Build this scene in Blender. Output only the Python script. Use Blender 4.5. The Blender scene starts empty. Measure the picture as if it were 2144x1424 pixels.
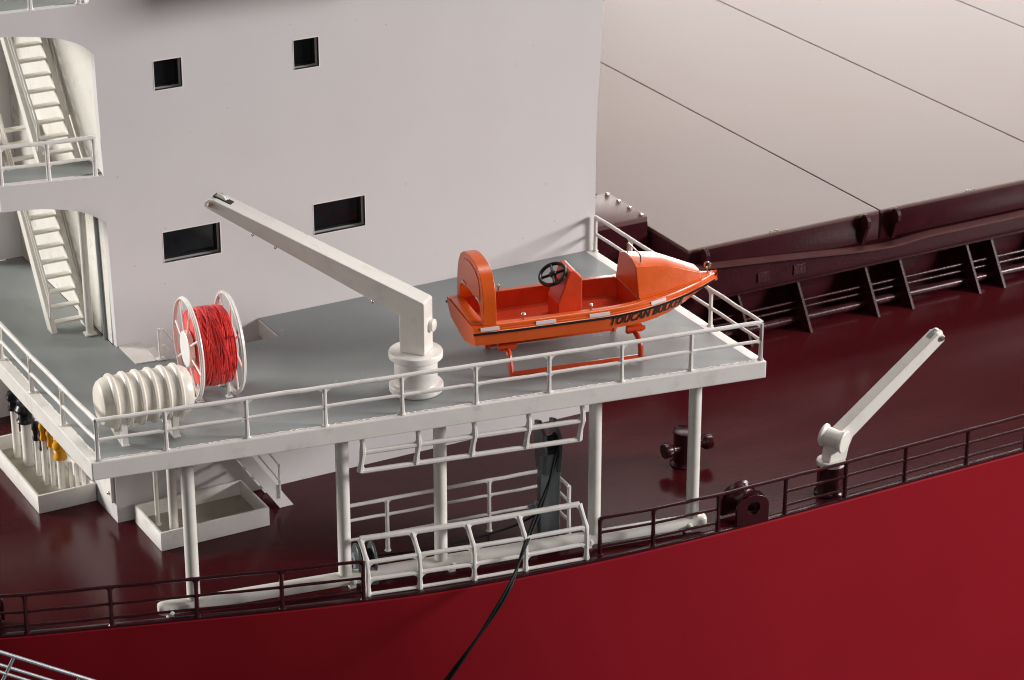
import bpy, bmesh, math, random
from mathutils import Vector, Matrix
from mathutils.geometry import tessellate_polygon
random.seed(7)
SC = bpy.context.scene
C = SC.collection
R = math.radians

# ------------------------------------------------------------------ camera
cd = bpy.data.cameras.new('camera')
cam = bpy.data.objects.new('camera', cd)
C.objects.link(cam)
cam.location = (-18.424, -53.794, 32.577)
cam.rotation_euler = (R(90 - 23.645), 0, R(-28.754))
cd.sensor_width = 36.0
cd.lens = 94.90
cd.clip_start = 1.0
cd.clip_end = 500.0
cd.dof.use_dof = True
cd.dof.focus_distance = 63.0
cd.dof.aperture_fstop = 1.1
SC.camera = cam

# ------------------------------------------------------------------ world: dim studio
w = bpy.data.worlds.new('World')
SC.world = w
w.use_nodes = True
bg = w.node_tree.nodes['Background']
bg.inputs[0].default_value = (0.92, 0.84, 0.80, 1)
bg.inputs[1].default_value = 0.065

# ------------------------------------------------------------------ studio lamps
def softbox(name, pos, target, sx, sy, power, col):
    l = bpy.data.lights.new(name, 'AREA')
    l.shape = 'RECTANGLE'
    l.size, l.size_y = sx, sy
    l.energy = power
    l.color = col
    o = bpy.data.objects.new(name, l)
    C.objects.link(o)
    o.location = pos
    d = Vector(target) - Vector(pos)
    o.rotation_euler = d.to_track_quat('-Z', 'Y').to_euler()
    return o
softbox('softbox_right', (99, -50, 33), (10, 2, 4), 26, 20, 128000, (1.0, 0.955, 0.95))
softbox('softbox_left', (-58, 58, 30), (2, 4, 5), 30, 22, 98000, (1.0, 0.98, 0.94))
softbox('softbox_back', (107, 101, 17), (30, 14, 4), 74, 32, 114000, (1.0, 0.95, 0.905))
softbox('softbox_top', (62, 14, 112), (12, 2, 4), 40, 40, 56000, (1.0, 0.97, 0.93))
softbox('deck_glow_panel', (72, 84, 72), (16, 0, 0), 46, 30, 14500, (1.0, 0.93, 0.88))  # dim unseen lamp added for the soft glow mirrored in the main deck
softbox('softbox_front', (-34, -96, 62), (8, 2, 4), 50, 40, 12500, (1.0, 0.96, 0.97))

SC.view_settings.view_transform = 'Standard'
SC.view_settings.look = 'None'
SC.view_settings.exposure = 0.0
SC.view_settings.gamma = 1.0
SC.render.engine = 'CYCLES'
SC.cycles.use_denoising = True
SC.cycles.filter_width = 1.1
SC.cycles.max_bounces = 8
SC.cycles.glossy_bounces = 4
SC.cycles.sample_clamp_indirect = 6.0

# ------------------------------------------------------------------ materials
def paint(name, col, rough=0.4, vary=0.06, scale=1.2, bump=0.12, bscale=14.0, grime=None, gscale=0.9, gamt=0.5,
          specks=0.0, speckcol=(0.75, 0.72, 0.68), spec=0.5, metallic=0.0, coat=0.0, stretch=None, rvary=0.08):
    m = bpy.data.materials.new(name)
    m.use_nodes = True
    nt = m.node_tree
    N, L = nt.nodes, nt.links
    b = N['Principled BSDF']
    b.inputs['Specular IOR Level'].default_value = spec
    b.inputs['Metallic'].default_value = metallic
    b.inputs['Coat Weight'].default_value = coat
    b.inputs['Coat Roughness'].default_value = 0.25
    tc = N.new('ShaderNodeTexCoord')
    src = tc.outputs['Object']
    if stretch:
        mp = N.new('ShaderNodeMapping')
        mp.inputs['Scale'].default_value = stretch
        L.new(src, mp.inputs[0])
        ssrc = mp.outputs[0]
    else:
        ssrc = src
    n1 = N.new('ShaderNodeTexNoise')
    n1.inputs['Scale'].default_value = scale
    n1.inputs['Detail'].default_value = 6
    L.new(ssrc, n1.inputs['Vector'])
    rp = N.new('ShaderNodeValToRGB')
    rp.color_ramp.elements[0].position = 0.3
    rp.color_ramp.elements[1].position = 0.72
    rp.color_ramp.elements[0].color = (*[c * (1 - vary) for c in col], 1)
    rp.color_ramp.elements[1].color = (*[min(1, c * (1 + vary)) for c in col], 1)
    L.new(n1.outputs['Fac'], rp.inputs[0])
    out = rp.outputs[0]
    if grime:
        n2 = N.new('ShaderNodeTexNoise')
        n2.inputs['Scale'].default_value = gscale
        n2.inputs['Detail'].default_value = 9
        n2.inputs['Roughness'].default_value = 0.68
        L.new(src, n2.inputs['Vector'])
        mr = N.new('ShaderNodeMapRange')
        mr.inputs[1].default_value = 0.54
        mr.inputs[2].default_value = 0.78
        mr.inputs[3].default_value = 0
        mr.inputs[4].default_value = gamt
        L.new(n2.outputs['Fac'], mr.inputs[0])
        mx = N.new('ShaderNodeMix')
        mx.data_type = 'RGBA'
        L.new(mr.outputs[0], mx.inputs['Factor'])
        L.new(out, mx.inputs['A'])
        mx.inputs['B'].default_value = (*grime, 1)
        out = mx.outputs['Result']
    if specks > 0:
        v = N.new('ShaderNodeTexVoronoi')
        v.inputs['Scale'].default_value = 1.7
        L.new(src, v.inputs['Vector'])
        mr = N.new('ShaderNodeMapRange')
        mr.inputs[1].default_value = 0.045 * specks
        mr.inputs[2].default_value = 0.03 * specks
        mr.inputs[3].default_value = 0
        mr.inputs[4].default_value = 0.8
        L.new(v.outputs['Distance'], mr.inputs[0])
        mx = N.new('ShaderNodeMix')
        mx.data_type = 'RGBA'
        L.new(mr.outputs[0], mx.inputs['Factor'])
        L.new(out, mx.inputs['A'])
        mx.inputs['B'].default_value = (*speckcol, 1)
        out = mx.outputs['Result']
    L.new(out, b.inputs['Base Color'])
    mr = N.new('ShaderNodeMapRange')
    mr.inputs[3].default_value = max(0.02, rough - rvary)
    mr.inputs[4].default_value = min(1, rough + rvary)
    L.new(n1.outputs['Fac'], mr.inputs[0])
    L.new(mr.outputs[0], b.inputs['Roughness'])
    if bump > 0:
        n3 = N.new('ShaderNodeTexNoise')
        n3.inputs['Scale'].default_value = bscale
        n3.inputs['Detail'].default_value = 4
        L.new(ssrc, n3.inputs['Vector'])
        bp = N.new('ShaderNodeBump')
        bp.inputs['Strength'].default_value = bump
        bp.inputs['Distance'].default_value = 0.02
        L.new(n3.outputs['Fac'], bp.inputs['Height'])
        L.new(bp.outputs[0], b.inputs['Normal'])
    return m

DIRT = (0.30, 0.23, 0.15)
M = {
    'wall': paint('wall_paint', (0.68, 0.655, 0.65), 0.42, 0.012, 0.5, 0.04, 9, (0.62, 0.57, 0.55), 0.7, 0.16, specks=0.7, speckcol=(0.25, 0.2, 0.18)),
    'white': paint('white_paint', (0.86, 0.83, 0.785), 0.33, 0.03, 2.0, 0.10, 12, DIRT, 1.6, 0.40, specks=0.5, speckcol=(0.2, 0.15, 0.12)),
    'rail': paint('white_rail_paint', (0.81, 0.78, 0.74), 0.36, 0.04, 3.0, 0.25, 16, (0.46, 0.38, 0.29), 2.4, 0.5),
    'cream': paint('cream_paint', (0.80, 0.77, 0.71), 0.3, 0.03, 2.0, 0.08, 10, DIRT, 1.2, 0.35),
    'raft': paint('raft_gelcoat', (0.80, 0.75, 0.66), 0.34, 0.03, 2.0, 0.05, 8, (0.45, 0.36, 0.22), 2.2, 0.5),
    'deckgrey': paint('grey_deck_paint', (0.255, 0.275, 0.275), 0.5, 0.07, 0.7, 0.12, 20, (0.26, 0.27, 0.26), 0.8, 0.35, specks=1.0),
    'tray': paint('tray_floor_paint', (0.42, 0.38, 0.31), 0.6, 0.12, 2.5, 0.3, 15, (0.2, 0.16, 0.11), 2.5, 0.6),
    'maindeck': paint('maroon_deck_paint', (0.057, 0.0058, 0.0080), 0.16, 0.12, 0.6, 0.06, 26, (0.05, 0.01, 0.012), 0.8, 0.5, specks=0.45, speckcol=(0.3, 0.2, 0.2), stretch=(0.35, 1, 1), rvary=0.03, spec=0.17),
    'maroon': paint('maroon_gloss_paint', (0.040, 0.006, 0.009), 0.24, 0.12, 2.0, 0.25, 14, (0.07, 0.03, 0.03), 1.5, 0.4),
    'hatch': paint('hatch_cover_paint', (0.112, 0.058, 0.048), 0.50, 0.025, 0.35, 0.05, 12, (0.125, 0.062, 0.05), 0.45, 0.4, specks=0.45, speckcol=(0.5, 0.45, 0.4), rvary=0.012),
    'coaming': paint('coaming_paint', (0.036, 0.006, 0.009), 0.36, 0.15, 1.2, 0.25, 14, (0.06, 0.012, 0.016), 1.0, 0.5, spec=0.15),
    'hull': paint('hull_red_paint', (0.275, 0.0105, 0.0185), 0.50, 0.035, 0.35, 0.06, 22, (0.28, 0.012, 0.02), 0.5, 0.5, specks=0.35, speckcol=(0.22, 0.02, 0.02), spec=0.08),
    'orange': paint('orange_boat_paint', (0.72, 0.102, 0.006), 0.32, 0.06, 2.5, 0.16, 12, (0.60, 0.07, 0.008), 2.0, 0.6, coat=0.2),
    'orange_in': paint('orange_boat_inner_paint', (0.66, 0.058, 0.014), 0.38, 0.08, 3.0, 0.25, 18, (0.62, 0.12, 0.02), 2.5, 0.6),
    'cradle': paint('orange_red_cradle_paint', (0.62, 0.065, 0.012), 0.33, 0.08, 3.0, 0.3, 16, (0.4, 0.04, 0.01), 3.0, 0.5),
    'locker': paint('locker_paint', (0.075, 0.022, 0.022), 0.55, 0.12, 1.2, 0.2, 12, (0.05, 0.01, 0.012), 1.5, 0.5, spec=0.3),
    'flange': paint('flange_paint', (0.085, 0.028, 0.026), 0.45, 0.12, 1.2, 0.2, 12, (0.05, 0.01, 0.012), 1.5, 0.5, spec=0.4),
    'black': paint('black_paint', (0.010, 0.011, 0.012), 0.3, 0.2, 3, 0.1, 12),
    'cable': paint('black_cable', (0.010, 0.011, 0.012), 0.6, 0.2, 3, 0.15, 30, spec=0.2),
    'glass': paint('dark_window_pane', (0.006, 0.007, 0.009), 0.12, 0.3, 1.5, 0.03, 3, (0.02, 0.02, 0.025), 2.0, 0.5),
    'grey': paint('grey_steel_paint', (0.085, 0.10, 0.105), 0.38, 0.1, 2, 0.15, 14, (0.18, 0.19, 0.19), 2.0, 0.5),
    'lgrey': paint('light_grey_steel_paint', (0.26, 0.29, 0.31), 0.35, 0.08, 2, 0.15, 14, (0.15, 0.15, 0.15), 2.0, 0.4),
    'tape': paint('white_reflective_tape', (0.72, 0.66, 0.66), 0.45, 0.04, 6, 0.05, 20),
    'steel': paint('bare_steel', (0.55, 0.50, 0.42), 0.25, 0.1, 6, 0.1, 20, metallic=0.9),
    'yellow': paint('yellow_gloss_paint', (0.72, 0.33, 0.012), 0.25, 0.08, 4, 0.1, 12, (0.5, 0.18, 0.01), 3, 0.5),
}
# red wound rope: thread ridges from a wave texture
def rope_material():
    m = bpy.data.materials.new('red_rope')
    m.use_nodes = True
    nt = m.node_tree
    N, L = nt.nodes, nt.links
    b = N['Principled BSDF']
    b.inputs['Roughness'].default_value = 0.55
    b.inputs['Sheen Weight'].default_value = 0.3
    tc = N.new('ShaderNodeTexCoord')
    nz = N.new('ShaderNodeTexNoise')
    nz.inputs['Scale'].default_value = 26
    nz.inputs['Detail'].default_value = 5
    mp = N.new('ShaderNodeMapping')
    mp.inputs['Scale'].default_value = (3.0, 0.25, 0.25)
    L.new(tc.outputs['Object'], mp.inputs[0])
    L.new(mp.outputs[0], nz.inputs['Vector'])
    rp = N.new('ShaderNodeValToRGB')
    rp.color_ramp.elements[0].position = 0.32
    rp.color_ramp.elements[0].color = (0.74, 0.008, 0.012, 1)
    rp.color_ramp.elements[1].position = 0.68
    rp.color_ramp.elements[1].color = (0.95, 0.035, 0.018, 1)
    L.new(nz.outputs['Fac'], rp.inputs[0])
    L.new(rp.outputs[0], b.inputs['Base Color'])
    bp = N.new('ShaderNodeBump')
    bp.inputs['Strength'].default_value = 0.45
    bp.inputs['Distance'].default_value = 0.03
    L.new(nz.outputs['Fac'], bp.inputs['Height'])
    L.new(bp.outputs[0], b.inputs['Normal'])
    return m
M['rope'] = rope_material()

# ------------------------------------------------------------------ mesh helpers
def link(name, me, mat, parent=None, smooth=35):
    me.materials.clear()
    me.materials.append(M[mat])
    if smooth:
        me.polygons.foreach_set('use_smooth', [True] * len(me.polygons))
        me.set_sharp_from_angle(angle=R(smooth))
    o = bpy.data.objects.new(name, me)
    C.objects.link(o)
    if parent is not None:
        o.parent = parent
    return o

class MB:
    def __init__(s):
        s.bm = bmesh.new()
    def box(s, c, d, rot=None, bev=0.0, seg=2):
        m = Matrix.Translation(Vector(c))
        if rot is not None:
            m = m @ rot.to_4x4()
        m = m @ Matrix.Diagonal((d[0], d[1], d[2], 1))
        r = bmesh.ops.create_cube(s.bm, size=1, matrix=m)
        if bev > 0:
            es = list({e for v in r['verts'] for e in v.link_edges})
            bmesh.ops.bevel(s.bm, geom=es, offset=bev, segments=seg, affect='EDGES', profile=0.5)
        return s
    def bb(s, x0, x1, y0, y1, z0, z1, bev=0.0, seg=2):
        return s.box(((x0 + x1) / 2, (y0 + y1) / 2, (z0 + z1) / 2), (x1 - x0, y1 - y0, z1 - z0), None, bev, seg)
    def tube(s, pts, r, n=10, caps=True, flat=1.0):
        pts = [Vector(p) for p in pts]
        rs = r if isinstance(r, (list, tuple)) else [r] * len(pts)
        rings = []
        up = None
        for i, p in enumerate(pts):
            if i == 0: t = pts[1] - pts[0]
            elif i == len(pts) - 1: t = pts[-1] - pts[-2]
            else: t = (pts[i + 1] - p).normalized() + (p - pts[i - 1]).normalized()
            t.normalize()
            if up is None:
                up = Vector((0, 0, 1)) if abs(t.z) < 0.9 else Vector((0, 1, 0))
            a = t.cross(up)
            if a.length < 1e-4: a = t.cross(Vector((1, 0, 0)))
            a.normalize()
            b = a.cross(t).normalized()
            up = b
            rings.append([s.bm.verts.new(p + a * math.cos(2 * math.pi * (k + .5) / n) * rs[i] + b * math.sin(2 * math.pi * (k + .5) / n) * rs[i] * flat) for k in range(n)])
        for i in range(len(rings) - 1):
            for k in range(n):
                s.bm.faces.new((rings[i][k], rings[i + 1][k], rings[i + 1][(k + 1) % n], rings[i][(k + 1) % n]))
        if caps:
            s.bm.faces.new(rings[0])
            s.bm.faces.new(rings[-1][::-1])
        return s
    def ring(s, c, axis, Rr, r, n=48, k=8):
        axis = Vector(axis).normalized()
        a = axis.orthogonal().normalized()
        b = axis.cross(a)
        c = Vector(c)
        rings = []
        for i in range(n):
            th = 2 * math.pi * i / n
            d = a * math.cos(th) + b * math.sin(th)
            rings.append([s.bm.verts.new(c + d * (Rr + r * math.cos(2 * math.pi * j / k)) + axis * r * math.sin(2 * math.pi * j / k)) for j in range(k)])
        for i in range(n):
            for j in range(k):
                s.bm.faces.new((rings[i][j], rings[(i + 1) % n][j], rings[(i + 1) % n][(j + 1) % k], rings[i][(j + 1) % k]))
        return s
    def lathe(s, prof, o=(0, 0, 0), axis=(0, 0, 1), n=32, jit=None):
        """prof: list of (h along axis, radius)"""
        axis = Vector(axis).normalized()
        a = axis.orthogonal().normalized()
        b = axis.cross(a)
        o = Vector(o)
        rings = []
        for i, (h, r) in enumerate(prof):
            if r < 1e-5:
                rings.append([s.bm.verts.new(o + axis * h)])
            else:
                rings.append([s.bm.verts.new(o + axis * h + (a * math.cos(2 * math.pi * k / n) + b * math.sin(2 * math.pi * k / n)) * (r + (jit(i, k) if jit else 0))) for k in range(n)])
        for i in range(len(rings) - 1):
            A, B = rings[i], rings[i + 1]
            if len(A) == 1 and len(B) == 1: continue
            for k in range(n):
                k2 = (k + 1) % n
                if len(A) == 1: s.bm.faces.new((A[0], B[k2], B[k]))
                elif len(B) == 1: s.bm.faces.new((A[k], A[k2], B[0]))
                else: s.bm.faces.new((A[k], A[k2], B[k2], B[k]))
        return s
    def prism(s, loops, fr, thick):
        """loops: outer + holes in 2D; fr = (origin, ex, ey); extruded by vector thick"""
        o, ex, ey = (Vector(q) for q in fr)
        thick = Vector(thick)
        l3 = [[o + ex * p[0] + ey * p[1] for p in lp] for lp in loops]
        tris = tessellate_polygon(l3)
        flat = [p for lp in l3 for p in lp]
        va = [s.bm.verts.new(p) for p in flat]
        vb = [s.bm.verts.new(p + thick) for p in flat]
        for t in tris:
            try:
                s.bm.faces.new([va[i] for i in t]); s.bm.faces.new([vb[i] for i in reversed(t)])
            except ValueError:
                pass
        base = 0
        for lp in l3:
            n = len(lp)
            for i in range(n):
                a, b = base + i, base + (i + 1) % n
                s.bm.faces.new((va[a], va[b], vb[b], vb[a]))
            base += n
        return s
    def loft(s, rings, closed=False, cap0=False, cap1=False):
        vs = [[s.bm.verts.new(p) for p in rg] for rg in rings]
        n = len(vs[0])
        for i in range(len(vs) - 1):
            for k in range(n if closed else n - 1):
                try:
                    s.bm.faces.new((vs[i][k], vs[i][(k + 1) % n], vs[i + 1][(k + 1) % n], vs[i + 1][k]))
                except ValueError:
                    pass
        if cap0: s.bm.faces.new(vs[0][::-1])
        if cap1: s.bm.faces.new(vs[-1])
        return s
    def mesh(s, name):
        bmesh.ops.remove_doubles(s.bm, verts=s.bm.verts[:], dist=1e-5)
        bmesh.ops.recalc_face_normals(s.bm, faces=s.bm.faces[:])
        me = bpy.data.meshes.new(name)
        s.bm.to_mesh(me)
        s.bm.free()
        return me
    def build(s, name, mat, parent=None, smooth=35):
        return link(name, s.mesh(name), mat, parent, smooth)

def thing(name, label, cat, loc=(0, 0, 0), rz=0.0, group=None):
    o = bpy.data.objects.new(name, None)
    o.empty_display_size = 0.2
    C.objects.link(o)
    o.location = loc
    o.rotation_euler = (0, 0, rz)
    o['label'] = label
    o['category'] = cat
    if group: o['group'] = group
    return o
def tag(o, label, cat, group=None):
    o['label'] = label
    o['category'] = cat
    if group: o['group'] = group
    return o
def struct(o):
    o['kind'] = 'structure'
    return o
def spline(pts, n=8):
    P = [Vector(p) for p in pts]
    out = []
    for i in range(len(P) - 1):
        a = P[max(i - 1, 0)]; b = P[i]; c = P[i + 1]; d = P[min(i + 2, len(P) - 1)]
        for k in range(n):
            t = k / n
            out.append(0.5 * ((2 * b) + (c - a) * t + (2 * a - 5 * b + 4 * c - d) * t * t + (3 * b - a - 3 * c + d) * t ** 3))
    out.append(P[-1])
    return out

H = 4.95      # platform deck level
W = 5.95      # plane of the house side

# ------------------------------------------------------------------ hull and main deck
edge = [(-16, 9.2), (-9, 5.0), (-5, 2.95), (-2.03, 1.66), (0.58, 0.80), (2.33, 0.25), (4.33, -0.38), (6.58, -1.0), (8.07, -1.36), (10.2, -1.70), (12.62, -1.95), (15, -2.08), (17.45, -2.14), (20, -2.14), (26, -2.10), (40, -2.10), (80, -2.10)]
EC = spline([(x, y, 0) for x, y in edge], 8)
def edge_y(x):
    for a, b in zip(EC, EC[1:]):
        if a.x <= x <= b.x:
            return a.y + (b.y - a.y) * (x - a.x) / (b.x - a.x)
    return -2.1
mb = MB()
rows = []
for p in EC:
    k = max(0.0, min(1.0, (14.0 - p.x) / 17.0)); k = k * k * (3 - 2 * k) * 0.13      # the side tucks under towards the stern
    rows.append([p + Vector((0, 0.10, 0.0)), p + Vector((0, 0.02, 0.0)), p + Vector((0, 0, -0.02)), p + Vector((0, k * 0.05, -0.05)), p + Vector((0, k * 0.1, -0.1)), p + Vector((0, k * 1.5, -1.5)), p + Vector((0, 0.02 + k * 5, -5)), p + Vector((0, 0.06 + k * 12, -12))])
mb.loft(rows)
struct(mb.build('hull', 'hull', smooth=50))
mb = MB()
lp = [(p.x, p.y + 0.10) for p in EC] + [(80, 60), (-16, 60)]
mb.prism([lp], ((0, 0, -0.004), (1, 0, 0), (0, 1, 0)), (0, 0, -0.2))
struct(mb.build('main_deck', 'maindeck', smooth=0))
mb = MB()
rows = [[p + Vector((0, 0.035, 0.001)), p + Vector((0, 0.035, 0.05)), p + Vector((0, 0.06, 0.062)), p + Vector((0, 0.20, 0.062)), p + Vector((0, 0.22, 0.05)), p + Vector((0, 0.22, 0.0))] for p in EC]
mb.loft(rows)
struct(mb.build('deck_edge_kerb', 'maroon', smooth=50))

# ------------------------------------------------------------------ deckhouse
house = thing('deckhouse', 'tall white deckhouse wall with four dark windows and arched stair openings', 'deckhouse')
outer = [(2.65, 0.0), (16.97, 0.0), (16.97, 8.3), (17.0, 9.3), (17.06, 10.2), (17.11, 11.2), (17.14, 12.4), (17.15, 17.0),
         (2.80, 17.0), (2.78, 14.04), (2.72, 13.98), (0.2, 14.05), (0.2, 13.50), (0.52, 13.48), (0.91, 13.44), (1.4, 13.36), (1.83, 13.27), (2.12, 13.18), (2.36, 13.07), (2.53, 12.97), (2.68, 12.86), (2.82, 12.71),
         (2.84, 11.2), (2.88, 9.57), (0.2, 9.76), (0.2, 9.10), (0.85, 9.05), (1.25, 9.0), (1.63, 8.92), (1.95, 8.84), (2.21, 8.75), (2.42, 8.65), (2.62, 8.52), (2.86, 8.37), (2.89, 7.2), (2.93, 4.96), (2.93, 4.46), (2.65, 4.46)]
wins = [(4.33, 5.06, 11.55, 12.30), (8.09, 8.78, 11.50, 12.27), (4.33, 5.88, 6.97, 7.80), (8.50, 9.97, 6.95, 7.79)]
holes = [[(a, c), (b, c), (b, d), (a, d)] for a, b, c, d in wins]
mb = MB()
mb.prism([outer] + holes, ((0, W, 0), (1, 0, 0), (0, 0, 1)), (0, 0.24, 0))
mb.build('house_wall', 'wall', house, smooth=0)
for i, (a, b, c, d) in enumerate(wins):
    mb = MB()
    mb.bb(a - 0.05, b + 0.05, W + 0.243, W + 0.30, c - 0.05, d + 0.05)
    wo = mb.build('window', 'glass', house, smooth=0)
    t = 0.018
    mb = MB()
    for q in ((a - t, b + t, c - t, c), (a - t, b + t, d, d + t), (a - t, a, c, d), (b, b + t, c, d)):
        mb.bb(q[0], q[1], W - 0.006, W + 0.10, q[2], q[3])
    mb.build('window_edge', 'white', wo, smooth=0)
mb = MB()      # inner stairwell wall, end wall, roof, forward wall
mb.bb(2.90, 3.05, W + 0.243, 21.7, 4.96, 16.9)
mb.build('stairwell_wall', 'cream', house, smooth=0)
mb = MB(); mb.bb(2.65, 2.80, W + 0.243, 21.7, 0, 4.45); mb.build('house_wall', 'wall', house, smooth=0)
mb = MB(); mb.bb(16.7, 16.96, W + 0.243, 21.7, 0, 16.9); mb.build('house_wall', 'wall', house, smooth=0)
mb = MB(); mb.bb(1.7, 2.895, 13.0, 13.2, 4.96, 16.9); mb.build('stairwell_wall', 'wall', house, smooth=0)
mb = MB(); mb.bb(1.2, 2.645, 13.6, 13.8, 0, 4.45); mb.build('house_wall', 'wall', house, smooth=0)
mb = MB(); mb.bb(2.9, 17.1, W + 0.01, 21.7, 17.0, 17.2); mb.build('house_roof', 'wall', house, smooth=0)
mb = MB(); mb.bb(7.6, 13.2, 3.5, W - 0.01, 14.22, 15.4, bev=0.05); mb.build('wing_shade_block', 'wall', house)  # unseen wing block, added to shade the top of the house wall
# upper stair decks
for nm, z, zt in (('stair_deck', 9.12, 9.60), ('stair_deck', 13.5, 13.98)):
    mb = MB(); mb.bb(0.2, 2.895, W + 0.243, 7.35, z, zt); mb.bb(0.2, 0.9, 7.36, 12.99, z, zt)
    so = mb.build('stair_deck', 'white', house, smooth=0)
    mb = MB(); mb.bb(0.34, 2.885, W + 0.20, 7.33, zt + 0.003, zt + 0.02); mb.bb(0.34, 0.88, 7.36, 12.98, zt + 0.003, zt + 0.02)
    mb.build('deck_covering', 'deckgrey', so, smooth=0)
# stairwell pipes and trim on the inner wall
mb = MB(); mb.tube([(2.62, 7.05, H), (2.60, 7.05, 9.1)], 0.10, 16)
tag(mb.build('stair_post', 'cream'), 'round cream post at the foot of the lower stairway', 'post')
mb = MB(); mb.box((2.62, 7.05, H + 0.03), (0.3, 0.3, 0.05), bev=0.015); mb.build('foot_plate', 'cream', bpy.data.objects['stair_post'])
mb = MB(); mb.tube([(2.85, 6.55, H), (2.85, 6.75, 8.3)], 0.045, 10); mb.build('drain_pipe', 'lgrey', house)
for k, y0 in enumerate((8.2, 8.45)):
    for zb in (H, 9.6):
        mb = MB(); mb.tube([(2.87, y0, zb + 0.9), (2.87, y0 + 2.0, zb + 4.1)], 0.022, 8); mb.build('wall_handrail', 'white', house)

# stairways
def stair(name, label, x0, x1, y0, z0, z1, back, n, rails=True, dx=None, slope=56):
    t = thing(name, label, 'stairway', (0, 0, 0))
    yt = y0 + (z1 - z0) / math.tan(R(slope)) if dx is None else y0
    d = Vector((0, yt - y0, z1 - z0)).normalized()
    nrm = Vector((0, -d.z, d.y))
    for x in (x0, x1):
        mb = MB()
        p = [(y0 - 0.02, z0), (y0 + 0.34, z0), (yt + 0.34, z1), (yt - 0.02, z1)]
        mb.prism([p], ((x - 0.07, 0, 0), (0, 1, 0), (0, 0, 1)), (0.14, 0, 0))
        mb.build('stringer', 'cream', t, smooth=0)
    mbp = MB(); mbp.box((0, 0, 0), (x1 - x0 - 0.14, 0.24, 0.055), bev=0.01)
    me = mbp.mesh('tread')
    for k in range(n):
        f = (k + 0.55) / n
        o = link('tread', me, 'cream', t, 0) if k == 0 else bpy.data.objects.new('tread', me)
        if k: C.objects.link(o); o.parent = t
        o.location = ((x0 + x1) / 2, y0 + 0.14 + (yt - y0) * f, z0 + (z1 - z0) * f)
    if rails:
        for s, off in ((x0, 0.85), (x0, 0.5)):
            a = Vector((s - 0.02, y0 + 0.55, z0 + 0.05)); 
            mb = MB()
            mb.tube([(s - 0.02, y0 + 0.25, z0 + 0.15), (s - 0.02, y0 + 0.12, z0 + 0.15 + off), (s - 0.02, y0 + 0.22, z0 + 0.35 + off), (s - 0.02, yt + 0.0, z1 - 0.15 + off * 0.6)], 0.028, 8)
            mb.build('handrail', 'rail', t)
    return t
stair('stairway', 'cream open stairway rising from the grey deck in the lower arched opening', 1.85, 2.76, 7.55, H, 9.6, True, 14)
stair('stairway', 'cream open stairway in the upper arched opening near the top left', 1.78, 2.72, 7.30, 9.62, 14.2, True, 14, slope=51.5)

# ------------------------------------------------------------------ platform with columns
plat = thing('boat_deck_platform', 'white edged grey boat deck platform standing on five columns', 'platform')
po = [(0, 0), (16.92, -2.67), (16.95, W - 0.006), (6.8, W - 0.006), (6.8, 4.68), (3.56, 4.68), (3.56, W - 0.006), (2.89, W - 0.006), (2.89, 12.99), (0, 12.99)]
mb = MB(); mb.prism([po], ((0, 0, 4.47), (1, 0, 0), (0, 1, 0)), (0, 0, 0.462))
o = mb.build('slab', 'white', plat, smooth=0)
bv = o.modifiers.new('bevel', 'BEVEL'); bv.width = 0.03; bv.segments = 2; bv.limit_method = 'ANGLE'
pi = [(0.27, 0.10), (16.62, -2.48), (16.64, W - 0.01), (6.84, W - 0.01), (6.84, 4.63), (3.50, 4.63), (3.50, 4.70), (2.95, 4.80), (2.92, W - 0.01), (2.885, W + 0.02), (2.885, 12.98), (0.27, 12.98)]
mb = MB(); mb.prism([pi], ((0, 0, 4.935), (1, 0, 0), (0, 1, 0)), (0, 0, 0.015))
mb.build('deck_covering', 'deckgrey', plat, smooth=0)
mb = MB()      # ragged caulking bead between the grey covering and the white rim
N = 260
def bead(a, b, n):
    pts = []; rs = []
    for k in range(n + 1):
        f = k / n
        p = Vector(a).lerp(Vector(b), f) + Vector((random.uniform(-.012, .012), random.uniform(-.018, .018), 0))
        pts.append(p); rs.append(random.choice((0.012, 0.015, 0.018, 0.014)) * random.uniform(.7, 1.1))
    return pts, rs
p, rs = bead((0.2, 0.09, 4.945), (16.7, -2.51, 4.945), 300); mb.tube(p, rs, 6, flat=0.7)
p, rs = bead((0.26, 0.1, 4.945), (0.26, 9, 4.945), 110); mb.tube(p, rs, 6, flat=0.7)
mb.build('caulking_bead', 'white', plat)
mb = MB(); mb.prism([[(2.95, 4.72), (3.50, 4.66), (3.56, W - 0.01), (2.97, W - 0.01)]], ((0, 0, 4.952), (1, 0, 0), (0, 1, 0)), (0, 0, 0.02))
mb.build('landing_plate', 'white', plat, smooth=0)
cols = [(2.56, 0.58), (6.33, -0.08), (8.78, -0.52), (12.86, -1.13), (15.53, -1.58)]
mb = MB(); mb.tube([(0, 0, 0.42), (0, 0, 4.468)], 0.165, 24)
cme = mb.mesh('column')
for k, (x, y) in enumerate(cols):
    o = link('column', cme, 'cream', plat) if k == 0 else bpy.data.objects.new('column', cme)
    if k: C.objects.link(o); o.parent = plat
    o.location = (x, y, 0)

# ------------------------------------------------------------------ railings
def fillet(mb, p, ex, ez, r, th, n=5):
    """concave corner web between a post (direction ez down) and a rail (direction ex)"""
    p, ex, ez = Vector(p), Vector(ex).normalized(), Vector(ez).normalized()
    nn = ex.cross(ez).normalized()
    pts = [(0, 0)]
    pts += [(r - r * math.sin(a), r - r * math.cos(a)) for a in [math.pi / 2 * k / n for k in range(n + 1)]]
    mb.prism([[(q[0], q[1]) for q in pts]], (p - nn * th / 2, ex, ez), nn * th)

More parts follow.
